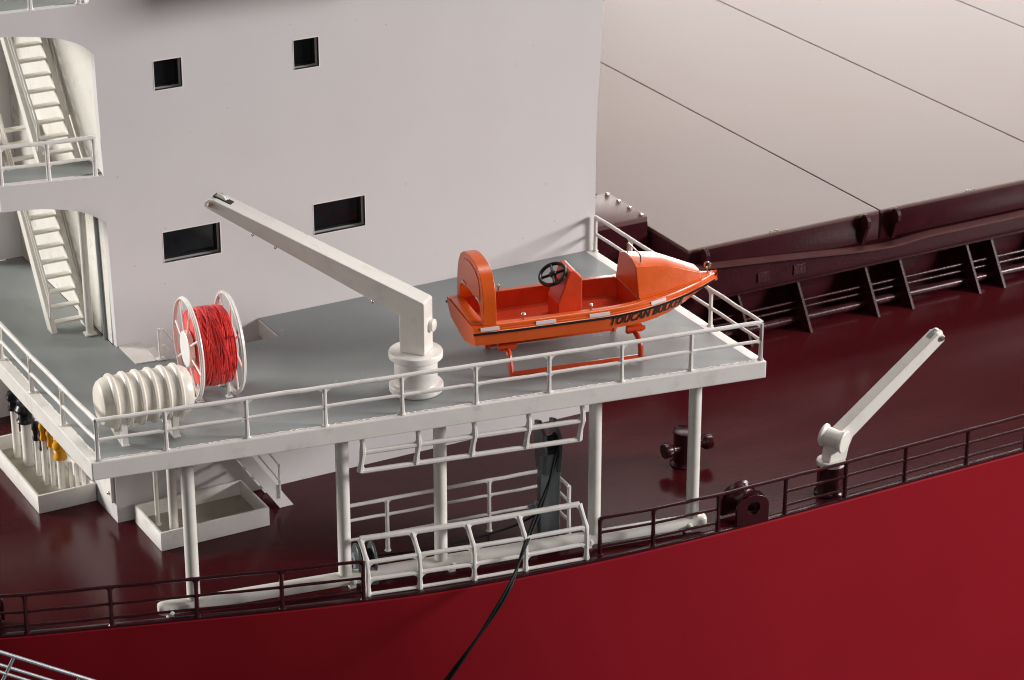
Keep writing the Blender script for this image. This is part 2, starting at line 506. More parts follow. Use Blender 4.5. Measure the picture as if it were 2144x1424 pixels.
def railing(name, label, runs, hs, mat, r=0.054, rp=0.054, fil=0.19, skip=None, cat='railing', root=None):
    """runs: list of lists of base points (posts); hs: rail heights"""
    t = root or thing(name, label, cat)
    nm = ['top_rail', 'mid_rail', 'low_rail', 'foot_rail']
    for pts in runs:
        P = [Vector(q) for q in pts]
        for i, h in enumerate(hs):
            segs = [P]
            if skip and i > 0:
                segs = []; cur = [P[0]]
                for a in range(len(P) - 1):
                    if a in skip:
                        if len(cur) > 1: segs.append(cur)
                        cur = [P[a + 1]]
                    else: cur.append(P[a + 1])
                if len(cur) > 1: segs.append(cur)
            for sg in segs:
                mb = MB()
                rr = r if i == 0 else r * 0.82
                fine = []
                for a, b in zip(sg, sg[1:]):
                    for q in range(4):
                        f = q / 4
                        fine.append(a.lerp(b, f) + Vector((0, 0, h + (random.uniform(-.009, .009) if q else 0))))
                fine.append(sg[-1] + Vector((0, 0, h)))
                mb.tube(fine, [rr * random.uniform(.94, 1.08) for _ in fine], 8)
                mb.build(nm[min(i, 3)], mat, t)
        for k, q in enumerate(P):
            mb = MB()
            mb.tube([q + Vector((random.uniform(-.008, .008), 0, 0)), q + Vector((0, 0, hs[0] * .5)), q + Vector((0, 0, hs[0]))], [rp * 1.1, rp * 0.92, rp], 8)
            mb.tube([q - Vector((0, 0, 0.002)), q + Vector((0, 0, 0.03))], [rp * 1.7, rp * 1.2], 8)
            for j in (k - 1, k + 1):
                if 0 <= j < len(P):
                    if skip and min(k, j) in skip: hh = hs[:1]
                    else: hh = hs[:2]
                    ex = P[j] - q
                    for h in hh:
                        e = ex.normalized()
                        fillet(mb, q + Vector((0, 0, h - r * .6)) + e * rp * .6, e, (0, 0, -1), fil if h == hs[0] else fil * .55, r * 1.15)
            mb.build('post', mat, t)
    return t
zr = H
fr = [(0.20, 0.085), (1.80, -0.16), (3.72, -0.465), (5.61, -0.765), (7.50, -1.065), (9.35, -1.365), (11.22, -1.66), (13.10, -1.955), (14.95, -2.22), (16.84, -2.50)]
fr = [(x, y, zr - 0.01) for x, y in fr]
lr = [(0.20, 0.085), (0.16, 2.27), (0.13, 4.42), (0.13, 6.66), (0.13, 8.9), (0.13, 11.1)]
lr = [(x, y, zr - 0.01) for x, y in lr]
rr_ = [(16.84, -2.50), (16.88, -0.10), (16.90, 1.95), (16.91, 3.95), (16.91, 5.82)]
rr_ = [(x, y, zr - 0.01) for x, y in rr_]
railing('platform_railing', 'white two-bar railing round the edge of the grey boat deck platform', [fr, lr, rr_], [1.0, 0.5], 'rail')
l2 = [(0.30, W + 0.10, 9.70), (1.50, W + 0.10, 9.62), (2.70, W + 0.10, 9.56)]
railing('stair_deck_railing', 'short white railing across the upper arched stair opening', [l2], [1.02, 0.48], 'rail')
l3 = [(0.30, W + 0.10, 14.04), (1.35, W + 0.10, 14.02), (2.55, W + 0.10, 14.0)]
railing('stair_deck_railing', 'white railing feet on the deck edge at the top left corner', [l3], [1.02, 0.48], 'rail')

fore = [(12.72, -1.66), (14.18, -1.87), (16.05, -2.0), (18.13, -2.02), (20.04, -2.02), (22.0, -2.0), (24.08, -1.98), (26.1, -1.97), (28.1, -1.97)]
railing('bulwark_railing', 'dark maroon three-bar railing along the deck edge on the right', [[(x, y, 0.06) for x, y in fore]], [1.02, 0.62, 0.22], 'maroon', r=0.044, rp=0.058, skip=(2,), fil=0.10)
aft = [(-3.4, 2.34), (-1.38, 1.54), (0.55, 0.92), (2.52, 0.33), (4.50, -0.28), (6.45, -0.82)]
railing('bulwark_railing', 'dark maroon three-bar railing along the deck edge on the left', [[(x, edge_y(x) + 0.10, 0.06) for x, y in aft]], [1.04, 0.58, 0.20], 'maroon', r=0.044, rp=0.058, fil=0.12)

# ------------------------------------------------------------------ stair down through the platform
t = thing('stairwell_ladder', 'white inclined ladder leading down to the main deck behind the columns', 'ladder')
for y in (4.72, 5.7):
    mb = MB()
    mb.prism([[(6.71, 0.0), (7.10, 0.0), (3.85, 4.86), (3.60, 4.86), (3.55, 4.74)]], ((0, y, 0), (1, 0, 0), (0, 0, 1)), (0, 0.1, 0))
    mb.build('stringer', 'white', t, smooth=0)
mbp = MB(); mbp.box((0, 0, 0), (0.24, 0.88, 0.05), bev=0.01); me = mbp.mesh('tread')
for k in range(14):
    f = (k + .7) / 14.6
    o = link('tread', me, 'cream', t, 0) if k == 0 else bpy.data.objects.new('tread', me)
    if k: C.objects.link(o); o.parent = t
    o.location = (6.9 - 3.2 * f, 5.26, 4.86 * f)
for off, zz in ((0.9, 0), (0.45, 0)):
    mb = MB(); mb.tube([(6.72 - .0, 4.70, off * 1.0 + .35), (6.60, 4.70, off + .55), (3.72, 4.70, 4.86 + off), (3.60, 4.70, 4.86 + off - 0.03)], 0.032, 8); mb.build('handrail', 'rail', t)
mb = MB(); mb.tube([(6.72, 4.70, 0.3), (6.72, 4.70, 1.28)], 0.032, 8); mb.build('handrail_post', 'rail', t)
mb = MB(); mb.tube([(3.62, 4.70, 4.95), (3.60, 4.70, 5.80)], 0.04, 8); mb.box((3.62, 4.70, 4.975), (0.22, 0.18, 0.03), bev=0.01); mb.build('handrail_post', 'rail', t)

# ------------------------------------------------------------------ white fender beam under the columns
t = thing('fender_beam', 'long white rounded beam along the deck edge under the columns', 'beam')
a, b = Vector((1.68, 0.72, 0.27)), Vector((15.90, -1.64, 0.27))
d = (b - a).normalized(); n2 = Vector((-d.y, d.x, 0))
sec = [(-.15, -.12), (-.17, -.05), (-.17, .07), (-.12, .15), (-.03, .185), (.05, .185), (.13, .14), (.15, .02), (.13, -.12)]
ends = [(0, .72), (.06, .93), (.16, 1.0)]
rings = []
for q, sc in ends: rings.append([a + d * q + n2 * s[0] * sc + Vector((0, 0, s[1] * sc)) for s in sec])
for q, sc in reversed(ends): rings.append([b - d * q + n2 * s[0] * sc + Vector((0, 0, s[1] * sc)) for s in sec])
mb = MB(); mb.loft(rings, closed=True, cap0=True, cap1=True); mb.build('beam', 'cream', t, smooth=50)
for f in (0.02, 0.34, 0.52, 0.775, 0.965):
    p = a.lerp(b, f)
    mb = MB(); mb.box((p.x, p.y, 0.085), (0.16, 0.16, 0.19), bev=0.01); mb.build('foot', 'cream' if f > .03 else 'white', t)
    q = p - n2 * 0.16 + Vector((0, 0, -0.02))
    mb = MB(); mb.lathe([(0, .07), (.02, .07), (.03, .035), (.09, .035), (.11, .055), (.13, .045), (.14, 0)], q, -n2, 12); mb.build('bolt', 'white', t)

# ------------------------------------------------------------------ big deck crane on the platform
cr = thing('deck_crane', 'tall cream crane with a long tapered boom on a round white pedestal', 'crane', (8.43, 0.02, H))
mb = MB()
mb.lathe([(0, 0), (0.0, .64), (0.03, .67), (0.16, .67), (0.19, .65), (0.21, .55), (0.24, .535)], (0, 0, 0.002), n=48)
ped = mb.build('pedestal_base', 'white', cr)
mb = MB(); mb.lathe([(0.2, .53), (0.92, .53)], n=48); mb.build('pedestal', 'white', cr)
mb = MB(); mb.lathe([(0.86, 0.3), (0.86, .54), (0.88, .64), (0.90, .665), (1.02, .665), (1.05, .65), (1.055, 0)], n=48); mb.build('pedestal_flange', 'white', cr)
ph = R(131)
u = Vector((math.cos(ph), math.sin(ph), 0)); nn = Vector((-u.y, u.x, 0))
prof = [(0.31, 1.058), (-0.345, 1.058), (-0.345, 2.40), (-0.30, 2.44), (5.15, 4.36), (5.30, 4.36), (5.41, 4.28), (5.43, 4.19), (5.36, 4.13), (0.31, 2.02)]
th = 0.56
mb = MB(); mb.prism([prof], (nn * (th / 2), u, (0, 0, 1)), -nn * th)
o = mb.build('boom', 'cream', cr, smooth=0)
bv = o.modifiers.new('bevel', 'BEVEL'); bv.width = 0.025; bv.segments = 2; bv.limit_method = 'ANGLE'
# sheave set in a dark slot at the tip
tip = u * 5.12
mb = MB(); mb.box(u * 5.02 + Vector((0, 0, 4.315)), (0.5, 0.20, 0.03), Matrix.Rotation(ph, 3, 'Z') @ Matrix.Rotation(-math.atan2(1.92, 5.45), 3, 'Y')); mb.build('sheave_slot', 'black', o, smooth=0)
mb = MB(); mb.lathe([(-.07, 0), (-.07, .2), (-.03, .17), (.03, .17), (.07, .2), (.07, 0)], u * 5.10 + Vector((0, 0, 4.25)), nn, 24); mb.build('sheave', 'white', o)
for s in (-1, 1):
    mb = MB(); mb.lathe([(0, .07), (.03, .07), (.05, .03), (.07, .03), (.075, 0)], u * 5.24 + Vector((0, 0, 4.24)) + nn * s * th / 2, nn * s, 12); mb.build('sheave_pin', 'steel', o)
for q in (4.15, 3.55, 1.0):
    z = 2.02 + (q - .31) * (4.13 - 2.02) / 5.05
    mb = MB(); mb.ring(u * q + Vector((0, 0, z - 0.02)) + nn * 0.24, u, 0.05, 0.016, 16, 6); mb.build('cable_lug', 'steel', o)
mb = MB(); mb.lathe([(0, .16), (.1, .16), (.12, .13), (.12, .0)], -u * 0.345 + Vector((0, 0, 1.72)) - nn * 0.12, -u, 20); mb.build('limit_switch', 'cream', cr)

# ------------------------------------------------------------------ life raft canister
lf = thing('liferaft_canister', 'white ribbed barrel-shaped life raft canister in the platform corner', 'canister', (1.70, 0.88, H), R(-6))
pr = []
Lr, rr = 1.15, 0.64
pr += [(-Lr, 0), (-Lr, .28), (-Lr + .03, .42), (-Lr + .09, .52), (-Lr + .2, .585), (-Lr + .30, .60)]
pos = [-0.78, -0.46, -0.15, 0.16, 0.47, 0.78]
for p in pos:
    pr += [(p - .075, .605), (p - .055, .645), (p - .03, .665), (p + .03, .665), (p + .055, .645), (p + .075, .605)]
pr += [(Lr - .30, .60), (Lr - .2, .585), (Lr - .09, .52), (Lr - .03, .42), (Lr, .28), (Lr, 0)]
mb = MB(); mb.lathe(pr, (0, 0, 0.97), (1, 0, 0), 48); mb.build('canister', 'raft', lf, smooth=28)
for x in (-0.62, 0.62):
    for s in (-1, 1):
        mb = MB()
        mb.prism([[(s * .34, 0.02), (s * .50, 0.02), (s * .44, .62), (s * .26, .44)]], ((x - .07, 0, 0), (0, 1, 0), (0, 0, 1)), (.14, 0, 0))
        mb.build('saddle_leg', 'white', lf, smooth=0)
    mb = MB(); mb.bb(x - .09, x + .09, -.52, .52, 0.0, .022); mb.build('saddle_foot', 'white', lf, smooth=0)

# ------------------------------------------------------------------ rope reel
rl = thing('rope_reel', 'white spoked reel wound with bright red rope', 'reel', (3.92, 2.16, H), R(-7))
zc, RR = 1.30, 1.235
for sx, wx in ((-1, -.50), (1, .50)):
    mb = MB(); mb.ring((wx, 0, zc), (1, 0, 0), RR, 0.043, 64, 8)
    mb.ring((wx + sx * .05, 0, zc), (1, 0, 0), RR - .01, 0.02, 64, 6)
    wh = mb.build('wheel', 'white', rl)
    for k in range(8):
        a = 2 * math.pi * (k + .3) / 8
        mb = MB(); mb.tube([(wx + sx * .05, .40 * math.cos(a), zc + .40 * math.sin(a)), (wx, RR * math.cos(a), zc + RR * math.sin(a))], 0.03, 8); mb.build('spoke', 'white', wh)
    mb = MB(); mb.lathe([(-.08, .0), (-.08, .45), (.05, .45), (.065, .43), (.065, 0)], (wx + sx * .05, 0, zc), (sx, 0, 0), 32); mb.build('hub', 'white', wh)
prof = []
nr = 30
for i in range(nr + 1):
    x = -.42 + .84 * i / nr
    base = .93 - .05 * abs(2 * i / nr - 1) ** 4
    for f, q in ((0, -0.016), (.5, 0.016)):
        prof.append((x + f * .84 / nr, base + q + random.uniform(-.015, .015)))
rj = [[random.uniform(-.012, .012) for _ in range(72)] for _ in range(len(prof))]
prof = [(-.42, .3)] + prof + [(.44, .3)]
mb = MB(); mb.lathe(prof, (0, 0, zc), (1, 0, 0), 72, jit=lambda i, k: rj[i % len(rj)][k] + 0.02 * math.sin(k / 72 * 2 * math.pi * 3 + i * .13))
for k in range(90):       # crossing turns of thread
    a0 = random.uniform(0, 6.28); x0 = random.uniform(-.38, .38); dx = random.uniform(-.5, .5); span = random.uniform(1.6, 3.4)
    pts = []
    for q in range(18):
        f = q / 17; a = a0 + span * f; x = max(-.41, min(.42, x0 + dx * (f - .5)))
        r = .955 - .05 * abs(x / .42) ** 4 + .012 * math.sin(f * math.pi)
        pts.append((x, r * math.cos(a), zc + r * math.sin(a)))
    mb.tube(pts, random.uniform(.012, .02), 5)
mb.build('rope_coil', 'rope', rl, smooth=60)
mb = MB(); mb.tube([(-.5, 0, zc), (.5, 0, zc)], 0.14, 16); mb.build('axle', 'white', rl)
for x in (-.36, .36):
    for y in (-.3, .42):
        mb = MB(); mb.tube([(x, y * .25, zc - .12), (x, y, 0.03)], 0.045, 8); mb.box((x, y, .016), (.16, .16, .03), bev=.008); mb.build('stand_leg', 'white', rl)

# ------------------------------------------------------------------ rescue boat
bt = thing('rescue_boat', 'open orange rescue boat with steering wheel and black lettered bow', 'boat', (9.98, 0.68, 5.75), R(-10))
LB = 6.88
def clamp(x, a=0.0, b=1.0): return max(a, min(b, x))
def hb(uu):       # half breadth at gunwale
    f = clamp((uu - 3.3) / (LB - 3.3)); return max(0.02, 1.13 * (1 - f ** 2.1)) - 0.05 * clamp((1.2 - uu) / 1.2)
def gz(uu):
    f = clamp((uu - 3.4) / (LB - 3.4)); return 0.70 + 0.17 * f ** 1.6
def kz(uu):
    f = clamp((uu - 4.2) / (LB - 4.2)); return -0.10 + 0.78 * f ** 2.2
def section(uu):  # starboard side half section, keel to gunwale, as (half breadth, z)
    b, g, k = hb(uu), gz(uu), kz(uu)
    f = clamp((uu - 3.3) / (LB - 3.3))
    cb = (b - 0.08) * (1 - 0.24 * f); cz = k + 0.27 * (1 - 0.5 * f)
    st = g - 0.22
    return [(0.0, k), (cb * .55, k + (cz - k) * .5), (cb, cz), (cb + (b - cb) * .55, cz + (st - cz) * .5), (b - .01, st), (b + .035, st + .015), (b + .035, st + .075), (b - .0, st + .09), (b - .0, st + .125), (b - .03, st + .135), (b - .03, st + .19), (b - .055, g)]
us = [0.0, .3, .7, 1.2, 1.8, 2.4, 3.0, 3.4, 3.8, 4.2, 4.6, 5.0, 5.3, 5.6, 5.9, 6.15, 6.35, 6.55, 6.7, 6.8, LB]
rings = []
for uu in us:
    s = section(uu)
    rk = 0.16 * (1 - clamp(uu / .3))       # raked transom
    rings.append([(uu + rk * (.7 - z), v, z) for v, z in reversed(s)] + [(uu + rk * (.7 - z), -v, z) for v, z in s[1:]])
mb = MB(); mb.loft(rings, cap0=True, cap1=True)
# gunwale cap, inner sides and sole
def inner(uu): return max(0.012, hb(uu) - 0.055 - 0.17)
ucap = [x for x in us]
for sgn in (1, -1):
    rr1 = []
    for uu in ucap:
        if uu > 4.62: continue
        b, g = hb(uu), gz(uu)
        rr1.append([(uu, sgn * (b - .055), g), (uu, sgn * (b - .08), g + .012), (uu, sgn * inner(uu), g + .012), (uu, sgn * (inner(uu) - .01), g - .02)])
    mb.loft(rr1)
hullo = mb.build('hull', 'orange', bt, smooth=40)
mb = MB()          # foredeck
rows = []
for uu in [4.4, 4.6, 5.0, 5.3, 5.6, 5.9, 6.15, 6.35, 6.55, 6.7, 6.8, LB]:
    b, g = hb(uu) - .055, gz(uu) + .004
    b = max(b, .01)
    rows.append([(uu, b, g), (uu, b * .8, g + .03), (uu, 0, g + .05), (uu, -b * .8, g + .03), (uu, -b, g)])
mb.loft(rows); mb.build('foredeck', 'orange', bt)
mb = MB()          # cockpit liner
rows = []
zf = 0.22
for uu in (.36, .8, 1.4, 2.0, 2.6, 3.2, 3.8, 4.45):
    i = inner(uu) - .008; g = gz(uu) - .0
    rows.append([(uu, i, g), (uu, i - .03, zf + .03), (uu, i - .06, zf), (uu, -i + .06, zf), (uu, -i + .03, zf + .03), (uu, -i, g)])
mb.loft(rows, cap0=True, cap1=True); mb.build('cockpit', 'orange_in', bt, smooth=30)
mb = MB(); mb.bb(0.03, 0.37, -.86, .86, .60, .715, bev=0.02); mb.build('transom_bench', 'orange', bt)
# black rubbing stripe on the near and far sides
for sgn in (1, -1):
    rows = []
    for uu in us[:-1]:
        b, g = hb(uu), gz(uu); st = g - .22
        rows.append([(uu, sgn * (b + .037), st + .012), (uu, sgn * (b + .046), st + .02), (uu, sgn * (b + .046), st + .07), (uu, sgn * (b + .037), st + .078)])
    mb = MB(); mb.loft(rows); mb.build('rubbing_stripe', 'black', bt)
    for a, b_ in ((.20, .68), (1.62, 2.14), (3.02, 3.56), (4.72, 5.16)):
        rows = []
        for q in range(5):
            uu = a + (b_ - a) * q / 4; hbv, g = hb(uu), gz(uu); st = g - .22
            rows.append([(uu, sgn * (hbv + .012 - .0), st + .098), (uu, sgn * (hbv + .012), st + .102), (uu, sgn * (hbv - .012), st + .182), (uu, sgn * (hbv - .02), st + .186)])
        mb = MB(); mb.loft(rows); mb.build('reflective_tape', 'tape', bt)
# cabin
def cab(uu, w0, z0, w1, z1, w2, z2):
    return [(uu, w0, z0), (uu, w1, z1), (uu, w2, z2), (uu, -w2, z2), (uu, -w1, z1), (uu, -w0, z0)]
g0 = gz(4.43)
mb = MB()
mb.loft([cab(4.43, .80, g0 + .0, .56, 1.50, .22, 1.62),
         cab(4.43 + .02, .82, g0 + .0, .58, 1.52, .24, 1.635),
         cab(5.32, .68, gz(5.3) + .0, .50, 1.43, .22, 1.50),
         cab(6.30, .36, gz(6.3) + .02, .30, 1.04, .14, 1.09),
         cab(6.37, .30, gz(6.36) + .02, .24, .95, .1, .98)], cap0=True, cap1=True)
o = mb.build('cabin', 'orange', bt, smooth=18)
bv = o.modifiers.new('bevel', 'BEVEL'); bv.width = 0.025; bv.segments = 2; bv.limit_method = 'ANGLE'; bv.angle_limit = R(20)
for q in (.02, .055, .09):          # moulded ridges along the cabin foot
    for sgn in (1, -1):
        mb = MB(); mb.tube([(4.46, sgn * (.83 + .06 - q * 1.3), g0 + q * .8), (5.3, sgn * (.71 + .06 - q * 1.3), gz(5.3) + .0 + q * .8), (6.3, sgn * (.35 + .05 - q), gz(6.3) + .02 + q * .8)], 0.022, 8); mb.build('cabin_ridge', 'orange', o)
mb = MB(); mb.tube([(4.62, -.42, 1.58), (4.62, -.42, 1.74), (4.60, -.36, 1.80), (4.54, .22, 1.86), (4.54, .27, 1.82), (4.54, .27, 1.60)], 0.020, 8); mb.build('grab_rail', 'steel', o)
mb = MB(); mb.ring((6.62, 0, gz(6.6) + .24), (0.5, 1, 0), .075, .022, 24, 8); mb.tube([(6.62, 0, gz(6.6) + .03), (6.62, 0, gz(6.6) + .17)], .02, 8); mb.build('bow_ring', 'steel', bt)
# roll-bar arch near the stern
oa = [(1.06, .70), (1.05, 1.15), (1.02, 1.42), (.93, 1.70), (.78, 1.92), (.56, 2.06), (.28, 2.12), (0, 2.135)]
ia = [(.84, .70), (.83, .95), (.76, 1.10), (.62, 1.18), (.40, 1.21), (0, 1.22)]
lpo = [(v, z) for v, z in oa] + [(-v, z) for v, z in reversed(oa[:-1])]
lpi = [(-v, z) for v, z in ia] + [(v, z) for v, z in reversed(ia[:-1])]
mb = MB(); mb.prism([lpo + lpi], ((.28, 0, 0), (0, 1, 0), (0, 0, 1)), (.34, 0, 0))
o = mb.build('roll_bar_arch', 'orange', bt, smooth=30)
bv = o.modifiers.new('bevel', 'BEVEL'); bv.width = 0.03; bv.segments = 2; bv.limit_method = 'ANGLE'; bv.angle_limit = R(40)
pa = [(-.80, 1.28), (-.78, 1.60), (-.66, 1.80), (-.44, 1.93), (0, 2.0), (.44, 1.93), (.66, 1.80), (.78, 1.60), (.80, 1.32), (.5, 1.38), (0, 1.40), (-.5, 1.36)]
mb = MB(); mb.prism([pa], ((.262, 0, 0), (0, 1, 0), (0, 0, 1)), (.03, 0, 0)); mb.build('arch_panel', 'orange', o)
for v in (-.66, .46):
    mb = MB(); mb.box((.255, v, 1.27), (.02, .24, .045), bev=.005); mb.build('reflective_tape', 'tape', o)
# console, wheel, cleats
mb = MB(); mb.prism([[(2.45, .2), (3.10, .2), (3.10, 1.34), (2.90, 1.56), (2.76, 1.56), (2.56, 1.0), (2.45, .72)]], ((0, -.38, 0), (1, 0, 0), (0, 0, 1)), (0, .76, 0))
o = mb.build('helm_console', 'orange_in', bt, smooth=0)
bv = o.modifiers.new('bevel', 'BEVEL'); bv.width = 0.03; bv.segments = 2; bv.limit_method = 'ANGLE'
wd = Vector((-.47, -.28, .84)).normalized(); wc = Vector((2.44, -.02, 1.39))
mb = MB(); mb.ring(wc, wd, .34, .048, 40, 10)
mb.lathe([(-.05, .0), (-.05, .085), (.03, .095), (.05, .06), (.055, 0)], wc, wd, 20)
a = wd.orthogonal().normalized(); b = wd.cross(a)
for k in range(4):
    th2 = k * math.pi / 2 + .55; d2 = a * math.cos(th2) + b * math.sin(th2)
    mb.tube([wc + d2 * .05, wc + d2 * .33], .036, 8)
mb.build('steering_wheel', 'black', bt)
mb = MB(); mb.tube([wc, wc - wd * .35], .06, 12); mb.build('steering_column', 'orange_in', bt)
for uu, v in ((1.35, 1.0), (1.36, -.93), (3.12, -.94), (3.1, .98)):
    z = gz(uu) + .01
    mb = MB(); mb.tube([(uu, v, z), (uu, v, z + .11)], .022, 8); mb.lathe([(.09, 0), (.09, .05), (.12, .062), (.15, .05), (.165, 0)], (uu, v, z), n=12); mb.build('mooring_cleat', 'steel', bt)
# lettering on the bow sides, bent on to the hull surface
def lettering(text, u0, width, ztop, height, sgn):
    cu = bpy.data.curves.new('lettering', 'FONT')
    cu.body = text; cu.size = 1.0; cu.offset = 0.04; cu.resolution_u = 3; cu.shear = 0.18; cu.space_character = 1.08
    to = bpy.data.objects.new('lettering', cu); C.objects.link(to)
    dg = bpy.context.evaluated_depsgraph_get()
    me = bpy.data.meshes.new_from_object(to.evaluated_get(dg))
    bpy.data.objects.remove(to); bpy.data.curves.remove(cu)
    bm = bmesh.new(); bm.from_mesh(me)
    bmesh.ops.triangulate(bm, faces=bm.faces[:])
    bmesh.ops.subdivide_edges(bm, edges=[e for e in bm.edges if e.calc_length() > .25], cuts=1)
    xs = [v.co.x for v in bm.verts]; ys = [v.co.y for v in bm.verts]
    x0, x1, y0, y1 = min(xs), max(xs), min(ys), max(ys)
    for v in bm.verts:
        fx = (v.co.x - x0) / (x1 - x0); fy = (v.co.y - y0) / (y1 - y0)
        uu = u0 + width * (fx if sgn < 0 else 1 - fx)
        zt = gz(uu) - .22 - .0 + ztop; zz = zt - height * (1 - fy)
        s = section(uu)
        vv = s[4][0]
        for (b0, z0), (b1, z1) in zip(s[1:5], s[2:5]):
            if z0 <= zz <= z1: vv = b0 + (b1 - b0) * (zz - z0) / max(1e-6, z1 - z0)
        v.co = (uu, sgn * (vv + .012), zz)
    bm.to_mesh(me); bm.free()
    return link('lettering', me, 'black', bt, 0)
lettering('TOUCAN BULKER', 3.58, 2.16, 0.03, 0.26, -1)

# ------------------------------------------------------------------ boat cradle
ck = thing('boat_cradle', 'orange red tubular cradle carrying the rescue boat', 'cradle', (9.98, 0.68, H), R(-10))
for v in (-1.06, 0.86):
    mb = MB(); mb.box((2.75, v, .10), (3.5, .10, .13), bev=.03); mb.build('side_bar', 'cradle', ck)
for uu in (1.02, 4.42):
    pts = [(uu, -1.06, .02), (uu, -1.06, .30), (uu, -.95, .52), (uu, -.5, .62), (uu, 0, .60), (uu, .4, .62), (uu, .78, .50), (uu, .86, .28), (uu, .86, .02)] if uu > 3 else [(uu, -1.06, .02), (uu, -.95, .30), (uu, -.78, .58), (uu, -.4, .64), (uu, 0, .62), (uu, .4, .64), (uu, .72, .55), (uu, .84, .28), (uu, .86, .02)]
    mb = MB(); mb.tube(spline(pts, 3), .07, 10); mb.build('cross_frame', 'cradle', ck)
    mb = MB(); mb.box((uu, -.62, .70), (.42, .20, .13), Matrix.Rotation(R(12), 3, 'X'), bev=.02); mb.box((uu, -.36, .54), (.26, .12, .16), bev=.02); mb.tube([(uu - .24, -.70, .72), (uu + .24, -.70, .72)], .06, 8); mb.build('chock_pad', 'cradle', ck)
    mb = MB(); mb.box((uu, .62, .70), (.40, .20, .13), Matrix.Rotation(R(-12), 3, 'X'), bev=.02); mb.build('chock_pad', 'cradle', ck)

# ------------------------------------------------------------------ trays with vents on the main deck
def tray(name, label, x0, x1, y0, y1, h):
    t = thing(name, label, 'tray')
    w_ = .07
    for q in ((x0, x1, y0, y0 + w_), (x0, x1, y1 - w_, y1), (x0, x0 + w_, y0 + w_, y1 - w_), (x1 - w_, x1, y0 + w_, y1 - w_)):
        mb = MB(); mb.bb(*q, 0.002, h, bev=.012); mb.build('side', 'white', t)
    mb = MB(); mb.bb(x0 + w_, x1 - w_, y0 + w_, y1 - w_, 0.003, 0.12); mb.build('floor', 'tray', t, smooth=0)
    return t
tray('vent_tray', 'white open drip tray holding black and yellow capped vent pipes', 1.02, 2.62, 7.42, 11.4, .52)
tray('pipe_tray', 'white open drip tray beside the house with plain white pipes', 3.05, 6.07, 3.93, 5.78, .52)
vents = [((1.60, 10.75), 1.7, .10, 'black', 'tall black'), ((1.72, 10.15), 1.55, .15, 'black', 'wide black'), ((1.72, 9.35), 1.35, .065, 'black', 'small black'), ((1.78, 9.0), 1.2, .075, 'black', 'small black'), ((1.86, 8.6), 1.45, .065, 'yellow', 'thin yellow'), ((2.02, 8.35), 1.15, .11, 'yellow', 'wide yellow'), ((1.72, 8.75), 1.6, .06, 'yellow', 'upper yellow')]
vl = ['tallest white vent pipe with black cap at the back of the tray', 'wide white vent pipe with black cap beside the tallest one', 'thin white vent pipe with black cap, third from the back', 'thin white vent pipe with black cap next to the yellow ones', 'thin white vent pipe with yellow cap next to the wide one', 'wide white vent pipe with large yellow cap at the tray front', 'thin vent pipe with yellow cap behind the other yellow ones']
for (p, hh, r, mt, _), lab in zip(vents, vl):
    t = thing('vent_pipe', lab, 'vent', (p[0], p[1], 0.12), 0, 'capped vents in the drip tray')
    mb = MB(); mb.tube([(0, 0, 0), (0, 0, hh)], r, 16); mb.build('pipe', 'white', t)
    c = r * 1.55
    mb = MB(); mb.lathe([(hh - .28, r), (hh - .28, c), (hh - .22, c * 1.08), (hh - .14, c * .85), (hh - .02, c * .85), (hh + .04, c * 1.15), (hh + .12, c * 1.2), (hh + .24, c * .9), (hh + .28, 0)], n=20); mb.build('cap', mt, t)
for k, (x, y) in enumerate(((2.2, 8.15), (2.32, 8.0), (2.44, 7.85))):
    mb = MB(); mb.box((x, y, .52), (.10, .12, .8), bev=.015)
    tag(mb.build('stub_pipe', 'white'), ['left', 'middle', 'right'][k] + ' one of three short square white stubs in the vent tray', 'pipe', 'short white stubs in the vent tray')
for (x, y), r, hh, lab in (((3.45, 5.15), .06, 4.3, 'thin white pipe rising from the left end of the pipe tray'), ((3.62, 4.45), .12, 4.3, 'thick white pipe rising from the pipe tray behind the first column')):
    mb = MB(); mb.tube([(x, y, .12), (x, y, hh)], r, 16); mb.tube([(x, y, .121), (x, y, .17)], r * 1.5, 16)
    tag(mb.build('tray_pipe', 'cream'), lab, 'pipe')
# hinged plate on the house corner
t = thing('hinged_plate', 'small white bolted plate on the lower house corner under the platform', 'plate')
mb = MB(); mb.prism([[(6.05, 3.9), (7.0, 3.9), (7.0, 1.0), (6.6, .55), (6.05, .55)]], ((2.55, 0, 0), (0, 1, 0), (0, 0, 1)), (.095, 0, 0)); mb.build('plate', 'white', t, smooth=0)
for y, z in ((6.2, .8), (6.5, 1.2), (6.2, 2.6)):
    mb = MB(); mb.lathe([(0, .05), (.04, .05), (.06, .02), (.06, 0)], (2.55, y, z), (-1, 0, 0), 10); mb.build('bolt', 'steel', t)

